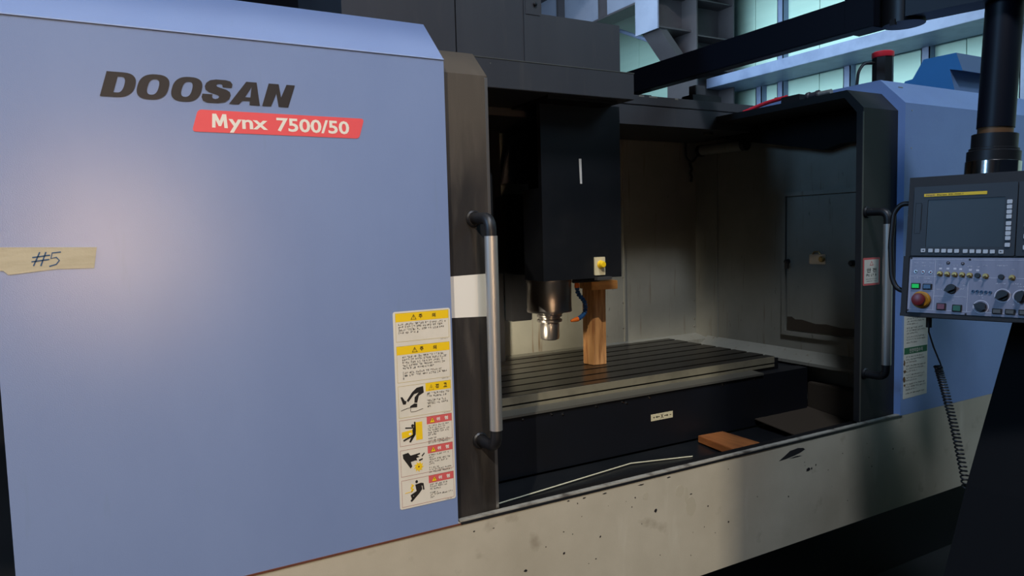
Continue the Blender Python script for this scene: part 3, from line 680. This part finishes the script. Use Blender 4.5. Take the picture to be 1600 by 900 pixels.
# ============================================================ WOOD
def quadpost(name, base, z0, z1, m, label, cat, bev=.002):
    bm = bmesh.new(); A = [bm.verts.new((x, y, z0)) for x, y in base]; B = [bm.verts.new((x, y, z1)) for x, y in base]
    bm.faces.new(A[::-1]); bm.faces.new(B)
    for i in range(4): bm.faces.new((A[i], A[(i+1) % 4], B[(i+1) % 4], B[i]))
    bmesh.ops.bevel(bm, geom=list(bm.edges), offset=bev, segments=2, affect='EDGES')
    return tag(link(name, bm, m), label, cat)
quadpost('wooden_post', [(1.930, 2.668), (1.997, 2.658), (1.992, 2.730), (1.921, 2.738)], 1.0005, 1.352, m_wood, 'upright square timber post standing on the slotted table', 'timber')
quadpost('wooden_block', [(1.892, 2.62), (2.022, 2.60), (2.045, 2.73), (1.915, 2.75)], 1.3528, 1.392, m_woodo, 'short orange timber block lying across top of the upright post', 'timber')
quadpost('wooden_board', [(2.13, 1.925), (2.30, 1.915), (2.30, 2.235), (2.165, 2.245)], .7035, .733, m_boardw, 'loose orange timber board lying in the gutter behind the cream sill', 'timber')

# ============================================================ OPERATOR CONSOLE
OC = empty('operator_console', (2.62, 1.40, 1.3), 'black control pendant with grey button panel hanging from overhead arm', 'control panel')
TL = Vector((2.38445, 1.46515, 1.76972))
CF = Frame(TL, (.27564, -.96126, 0), (.13378, .03836, .99027))
def cplate(name, pts, m, parent, h0=0, h1=.001, holes=()): return plate(name, CF, pts, m, parent, h0, h1, holes)
W_ = .66
hs = cplate('housing', [(0, 0), (W_, 0), (W_, -.467), (0, -.467)], m_conblk, OC, -.11, 0)
bm = bmesh.new(); plate_m(bm, CF, rect(-.003, -.467, W_, -.457), 0, .012); plate_m(bm, CF, rect(-.003, -.457, .014, -.266), 0, .008)
link('housing_trim', bm, m_conblk, OC)
bz = cplate('screen_bezel', rrect(.018, -.264, .306, -.034, .004), m_bezel, OC, 0, .006, [rect(.060, -.2345, .275, -.079)])
cplate('screen', rect(.058, -.2365, .277, -.077), m_glass, OC, .0006, .003)
cplate('keyboard_bezel', rrect(.309, -.264, .62, -.034, .004), m_bezel, OC, 0, .006)
yb = cplate('model_strip', rect(.048, -.0685, .226, -.0585), m_yel, OC, .006, .0078)
text('lettering', 'FANUC', CF, .054, -.0660, .080, -.0610, m_ered, yb, .0083, .02)
text('lettering', 'Series 32i', CF, .086, -.0660, .132, -.0610, m_txt, yb, .0083, .01); text('lettering', '-MODEL A', CF, .135, -.0657, .162, -.0615, m_txt, yb, .0083, 0)
cplate('card_slot', rect(.0425, -.180, .0445, -.094), m_txt, OC, .006, .0066)
link('card_cover', frame_line(CF, .024, -.190, .042, -.088, .0008, .006, .0068), m_txt, OC)
kx = rrect(-.0068, -.0062, .0068, .0062, .0015, 2)
def key(cx, cy, sc=1, m=None, name='key'):
    return cplate(name, [(cx+a*sc, cy+b*sc) for a, b in kx], m or m_key, OC, .004, .0105)
for v in (-.0955, -.1115, -.127, -.142, -.163, -.179, -.194, -.209, -.230): key(.2875, v)
for i, u in enumerate((.055, .077, .096, .115, .133, .152, .176, .1945, .2125, .231, .2495, .272)):
    k = key(u, -.247-(.004*(u-.055)/.2), .95)
    if i in (0, 11):
        s = 1 if i else -1; cplate('arrow', [(u-s*.003, -.249), (u-s*.003, -.2535), (u+s*.004, -.25125)] if i else [(u+.003, -.2445), (u+.003, -.2495), (u-.004, -.247)], m_txt, k, .0105, .011)
for r_ in range(6):
    for c_ in range(8): key(.335+c_*.031, -.068-r_*.034, 1.1)
for v in (-.2, -.2): pass
al = cplate('button_plate', rect(.016, -.453, .64, -.270), m_alu, OC, 0, .004)
bm = bmesh.new(); t_ = .0009
for a0, b0, a1, b1 in ((.0205, -.442, .0205, -.277), (.0925, -.442, .0925, -.277), (.0205, -.277, .62, -.277), (.0205, -.333, .62, -.333), (.0205, -.379, .0925, -.379), (.0205, -.442, .62, -.442),
                       (.0925, -.396, .188, -.396), (.188, -.452+.01, .188, -.333)):
    plate_m(bm, CF, rect(a0-t_/2, b0-t_/2, a1+t_/2, b1+t_/2), .004, .0046)
link('printed_lines', bm, m_lineW, al)
bm = bmesh.new()
for u, v, w2 in ((.030, -.289, .014), (.053, -.289, .013), (.075, -.289, .013), (.032, -.301, .008), (.053, -.299, .012), (.075, -.301, .006), (.101, -.296, .014), (.122, -.293, .010), (.142, -.297, .016), (.160, -.296, .018), (.184, -.300, .016), (.205, -.301, .018), (.226, -.296, .016), (.262, -.296, .032), (.302, -.308, .016),
                 (.031, -.341, .018), (.062, -.341, .022), (.062, -.352, .024), (.100, -.376, .018), (.162, -.352, .016), (.172, -.362, .012), (.205, -.345, .026), (.215, -.391, .026), (.106, -.408, .010), (.146, -.410, .008), (.226, -.398, .008), (.30, -.352, .030), (.262, -.352, .03), (.32, -.36, .02), (.30, -.415, .014), (.165, -.372, .014)):
    glyphs_m(bm, CF, u, v, u+w2, .0036, .0046)
for u, v in ((.108, -.306), (.129, -.306), (.149, -.306), (.165, -.307), (.192, -.309), (.212, -.310)): plate_m(bm, CF, rect(u-.004, v-.003, u+.004, v+.003), .004, .0046)
link('small_print', bm, m_lineW, al)
def puck(name, u, v, prof, m, parent, seg=20): return link(name, lathe_m(bmesh.new(), prof, CF.p(u, v, .004), CF.n, seg), m, parent, True)
for u, v in ((.020, -.2725), (.189, -.276), (.0175, -.4465), (.186, -.450)): puck('panel_screw', u, v, [(.0032, 0), (.003, .0018), (0, .002)], m_txt, OC, 10)
for (u, v), mm in zip(((.036, -.317), (.058, -.318), (.080, -.319)), (m_glass, m_rbtn, m_rbtn)):
    puck('indicator_lamp', u, v, [(.0052, 0), (.0052, .002), (.0048, .0025)], m_dsteel, OC, 14); puck('indicator_lens', u, v, [(.0036, .002), (.003, .004), (0, .0048)], mm, OC, 12)
for u, v in ((.129, -.287), (.170, -.289)): puck('indicator_lamp', u, v, [(.0050, 0), (.0050, .002), (.0030, .003)], m_txt, OC, 14); puck('indicator_lens', u, v, [(.003, .003), (0, .004)], m_alu, OC, 12)
for i, (u, v) in enumerate(((.107, -.323), (.128, -.324), (.149, -.325), (.170, -.325), (.191, -.326), (.234, -.328), (.3035, -.331))):
    tg = empty('toggle_switch', (0, 0, 0), None, None); tg.parent = OC; tg.location = CF.p(u, v, .004)-OC.location
    puck('switch_nut', u, v, [(.0088, 0), (.0088, .003), (.0065, .0035), (.0065, .007)], m_gold, tg, 12)
    p0 = CF.p(u, v, .009); tube('toggle_lever', [p0, p0+CF.n*.014-CF.v*.004], [.0022, .0030], m_chrome, tg, 10)
for u, v in ((.2125, -.3265), (.2755, -.3295)): puck('keyhole_switch', u, v, [(.0082, 0), (.0082, .006), (.0075, .008)], m_rubber, OC, 20)
def sqbtn(u, v, sx, sy, mm):
    b = cplate('push_button', rrect(u-sx/2-.003, v-sy/2-.003, u+sx/2+.003, v+sy/2+.003, .0012, 2), m_txt, OC, .004, .009)
    cplate('button_lens', rect(u-sx/2, v-sy/2, u+sx/2, v+sy/2), mm, b, .009, .012); return b
sqbtn(.0385, -.3655, .0205, .013, m_gbtn)['label'] = 'lit green push button'; sqbtn(.073, -.3665, .0205, .013, m_bbtn)['label'] = 'dark blue push button'
sqbtn(.1165, -.4300, .0205, .017, m_rbtn)['label'] = 'dark red push button'; sqbtn(.1615, -.4330, .0205, .017, m_gdim)['label'] = 'dark green push button'
for u in (.270, .3035, .338, .372, .406): sqbtn(u, -.4365, .0195, .011, m_keyd)
for u, v in ((.203, -.377), (.2145, -.377), (.226, -.3775), (.2375, -.378), (.249, -.3785)): puck('socket', u, v, [(.0046, 0), (.0046, .004), (.003, .004), (.0028, .001)], m_bbtn, OC, 12)
def rotary(u, v, ang, big=.0155, scale=False):
    k = empty('rotary_knob', (0, 0, 0), None, None); k.parent = OC; k.location = CF.p(u, v, .004)-OC.location
    if scale:
        cplate('dial_ring', disc(u, v, .0215, 28), m_lineW, k, .004, .0045, [disc(u, v, .0195, 28)[::-1]])
    puck('knob_skirt', u, v, [(big, 0), (big, .006), (big*.9, .008), (0, .008)], m_rubber, k, 24)
    c, s = math.cos(ang), math.sin(ang); hw, hl = big*.42, big*1.18
    q = [(-hl, 0), (-hl*.6, -hw), (hl*.6, -hw), (hl, 0), (hl*.6, hw), (-hl*.6, hw)]
    cplate('knob_grip', [(u+a*c-b*s, v+a*s+b*c) for a, b in q], m_rubber, k, .011, .026)
rotary(.1415, -.3715, R(25)); rotary(.226, -.425, R(-22), .0155, True); rotary(.2815, -.387, R(30), .0165, True); rotary(.329, -.3885, R(75), .0165, True)
es = empty('emergency_stop', (0, 0, 0), None, None); es.parent = OC; es.location = CF.p(.056, -.411, .004)-OC.location; es['label'] = 'red mushroom emergency stop on yellow ring'
puck('yellow_ring', .0575, -.4105, [(.0275, 0), (.0275, .010), (.024, .014), (0, .014)], m_eyel, es, 36)
puck('mushroom_cap', .0555, -.411, [(.013, .014), (.013, .020), (.0200, .024), (.0208, .030), (.019, .036), (.012, .0375), (0, .038)], m_ered, es, 36)
for r_ in (.0145, .0085):
    pts_o = [(.0555+r_*math.cos(R(a)), -.411+r_*math.sin(R(a))) for a in range(20, 300, 14)]
    cplate('printed_arrow', stroke(pts_o, .0013), m_lineW, es, .0372 if r_ < .01 else .0362, .0390)
# grab handle at the console's left
tube('grab_handle', arcpath([CF.p(.006, -.082, -.045), CF.p(-.034, -.078, -.045), CF.p(-.058, -.110, -.045), CF.p(-.062, -.22, -.045), CF.p(-.052, -.335, -.045), CF.p(-.034, -.375, -.045), CF.p(.006, -.384, -.045)], .018), .0085, m_rubber, OC, 12)
# suspension: tilted pole, collars, two arms
PB = Vector((2.640, 1.335, 1.800)); PT = Vector((2.672, 1.322, 2.44)); ax = (PT-PB).normalized()
lathe('pole', [(.0555, .13), (.0555, .66)], PB, m_navybeam, OC, ax, 32)
lathe('pole_ring', [(.052, .105), (.0525, .13)], PB, m_copper, OC, ax, 32)
lathe('pole_collar', [(.0735, .052), (.0735, .060), (.068, .062), (.068, .108), (.052, .110)], PB, m_rubber, OC, ax, 36)
lathe('pole_collar', [(.079, .018), (.079, .050), (.072, .054)], PB, m_rubber, OC, ax, 36)
lathe('pole_collar', [(.082, -.03), (.082, .016), (.076, .020)], PB, m_chrome, OC, ax, 36)
# console roof links the housing with the collar
box('mount_block', 2.60, 2.70, 1.28, 1.39, 1.74, 1.775, m_conblk, OC)
arm = box('swing_arm', 2.51, 2.572, 1.80, 3.30, 2.345, 2.468, m_navybeam, OC, .003)
ae = box('arm_end', 2.508, 2.60, 1.69, 1.81, 2.343, 2.472, m_navybeam, OC, .002)
box('cable_clip', 2.500, 2.512, 1.602, 1.622, 2.325, 2.345, m_rubber, OC)
box('arm_foot', 2.49, 2.66, 3.10, 3.18, 2.29, 2.35, m_black, OC)
lathe('pivot_housing', [(.07, 0), (.07, .16)], (2.575, 1.615, 2.335), m_black, OC, (0, 0, 1), 24)
bm = bmesh.new(); d2 = Vector((.27564, -.96126, 0)); n2 = Vector((-.96126, -.27564, 0)); s0 = Vector((2.565, 1.585, 2.345))
vs = []
for t, s_, z in [(a, b, c) for a in (0, .42) for b in (-.06, .06) for c in (0, .135)]: vs.append(bm.verts.new(s0+d2*t+n2*s_+Vector((0, 0, z))))
for f in ((0, 1, 3, 2), (4, 6, 7, 5), (0, 2, 6, 4), (1, 5, 7, 3), (0, 4, 5, 1), (2, 3, 7, 6)): bm.faces.new([vs[i] for i in f])
link('swing_arm', bm, m_navybeam, OC)
# coiled cord
def coil():
    A = Vector((2.407, 1.405, 1.300)); path = [A, A+Vector((.0, 0, -.05)), Vector((2.418, 1.395, 1.20)), Vector((2.437, 1.385, 1.15))]
    tube('cord_plug', [A+Vector((.0, 0, .02)), A+Vector((0, 0, -.035))], .009, m_rubber, OC, 12)
    S = Vector((2.428, 1.385, 1.135)); E_ = Vector((2.492, 1.316, .715)); turns = 38; n = turns*10; pts = list(path)
    for i in range(n+1):
        t = i/n; c = S.lerp(E_, t)+Vector((.012*math.sin(t*math.pi), 0, 0)); r_ = .0115
        # looser turns at the top
        tt = t**.72; a = 2*math.pi*turns*tt
        pts.append(c+Vector((.87*math.cos(a), -.5*math.cos(a), 0))*r_+Vector((.5*math.sin(a), .87*math.sin(a), 0))*r_)
    bm = tube_m(bmesh.new(), pts, .0030, 6); return link('coiled_cord', bm, m_rubber, OC, True)
coil()

# ============================================================ THINGS AROUND
# dark cabinet that narrows upward, under the console
CB = empty('floor_cabinet', (3.2, 1.45, 0), 'black floor-standing cabinet with sloping side, bottom right', 'cabinet')
prism('body', [(2.14, 0), (2.46, .742), (2.80, 1.42), (3.6, 1.42), (3.6, 0)], 'y', 1.04, 1.30, m_cab, CB)
ey = lathe_m(bmesh.new(), [(.014, 0), (.014, .01), (.006, .012)], (2.60, 1.035, 1.02), Vector((0, -1, 0)), 12); link('eye_bolt', ey, m_dsteel, CB, True)
# signal lamp on the roof of the right cover
SL = empty('signal_lamp', (3.085, 2.03, 2.23), 'black signal lamp with red cap on the right blue cover', 'lamp')
lathe('body', [(.044, 0), (.044, .128)], (3.085, 2.03, 2.229), m_black, SL, (0, 0, 1), 8)
lathe('cap', [(.044, 0), (.046, .004), (.046, .022), (.040, .026), (0, .027)], (3.085, 2.03, 2.357), m_capred, SL, (0, 0, 1), 24)
tube('cable', arcpath([(3.05, 2.05, 2.335), (2.99, 2.06, 2.33), (2.955, 2.06, 2.29), (2.945, 2.06, 2.225)], .02), .0065, m_rubber, SL, 8)
# blue stepped hood behind the right cover
HD = empty('stepped_hood', (3.9, 2.3, 2.2), 'bright blue stepped hood behind the right cover roof', 'hood')
bm = prism_m(bmesh.new(), [(2.079, 2.457), (2.046, 2.363), (2.109, 2.382), (2.072, 2.229), (2.45, 2.229), (2.34, 2.366), (2.30, 2.37), (2.243, 2.459)], 'x', 3.75, 4.15)
for f in bm.faces: f.material_index = 1 if abs(f.normal.x) < .5 else 0
bmesh.ops.recalc_face_normals(bm, faces=bm.faces)
for f in bm.faces: f.material_index = 0 if abs(f.normal.x) > .5 else 1  # lit side and shaded faces of one blue shell coloured apart
link('shell', bm, [m_duct_lit, m_duct_shade], HD)
# bits lying on the roof edge of the rear cross member / right door
RC = empty('toggle_clamp', (2.75, 2.25, 2.17), 'red handled clamp lying on the roof of the right black door', 'clamp')
tube('clamp_handle', arcpath([(2.74, 2.52, 2.172), (2.76, 2.40, 2.20), (2.76, 2.28, 2.206)], .05), .009, m_capred, RC, 10)
box('clamp_body', 2.74, 2.80, 2.20, 2.30, 2.168, 2.205, m_rubber, RC, .003); lathe('clamp_knob', [(.009, 0), (.011, .008), (.008, .016)], (2.77, 2.35, 2.200), m_rubber, RC, (0, 0, 1), 14)
for k, (y_, h_) in enumerate(((2.19, .030), (2.155, .034), (2.12, .024))):
    pass
FT = empty('pipe_fitting', (2.76, 2.15, 2.168), 'ribbed grey pipe fitting on the door roof beside the red clamp', 'fitting')
lathe('fitting_body', [(.016, 0), (.019, .006), (.019, .016), (.015, .02), (.015, .05), (.019, .054), (.019, .064)], (2.76, 2.175, 2.188), m_steelgrey, FT, (0, -1, 0), 16)
lathe('fitting_tail', [(.012, 0), (.012, .06)], (2.76, 2.11, 2.188), m_steel, FT, (0, -1, 0), 12)
BL = tag(box('iron_block', 2.60, 2.80, 2.72, 2.80, 2.2505, 2.285, m_black, None, .003), 'low black iron block on the rear roof beam', 'block')
tag(box('bracket_block', 2.63, 2.70, 2.73, 2.78, 2.2855, 2.335, m_charcoal, None, .003), 'small upright grey block stacked on the low iron block', 'block')
# left black door: lighter brown tone towards the top
nt_ = m_blackdoor.node_tree; N_ = nt_.nodes; bs = N_['Principled BSDF']; src = bs.inputs['Base Color'].links[0].from_socket
tc_ = N_.new('ShaderNodeTexCoord'); sx_ = N_.new('ShaderNodeSeparateXYZ'); nt_.links.new(tc_.outputs['Object'], sx_.inputs[0])
mr_ = N_.new('ShaderNodeMapRange'); mr_.inputs[1].default_value = .95; mr_.inputs[2].default_value = 1.15; mr_.inputs[4].default_value = .55; nt_.links.new(sx_.outputs[2], mr_.inputs[0])
mx_ = N_.new('ShaderNodeMix'); mx_.data_type = 'RGBA'; nt_.links.new(mr_.outputs[0], mx_.inputs[0]); nt_.links.new(src, mx_.inputs[6]); mx_.inputs[7].default_value = srgb((92, 84, 72)); nt_.links.new(mx_.outputs[2], bs.inputs['Base Color'])
for o in bpy.data.objects:
    if o.name.split('.')[0] in ('small_print', 'printed_lines'): o['kind'] = 'stuff'
print('objects', len(bpy.data.objects))
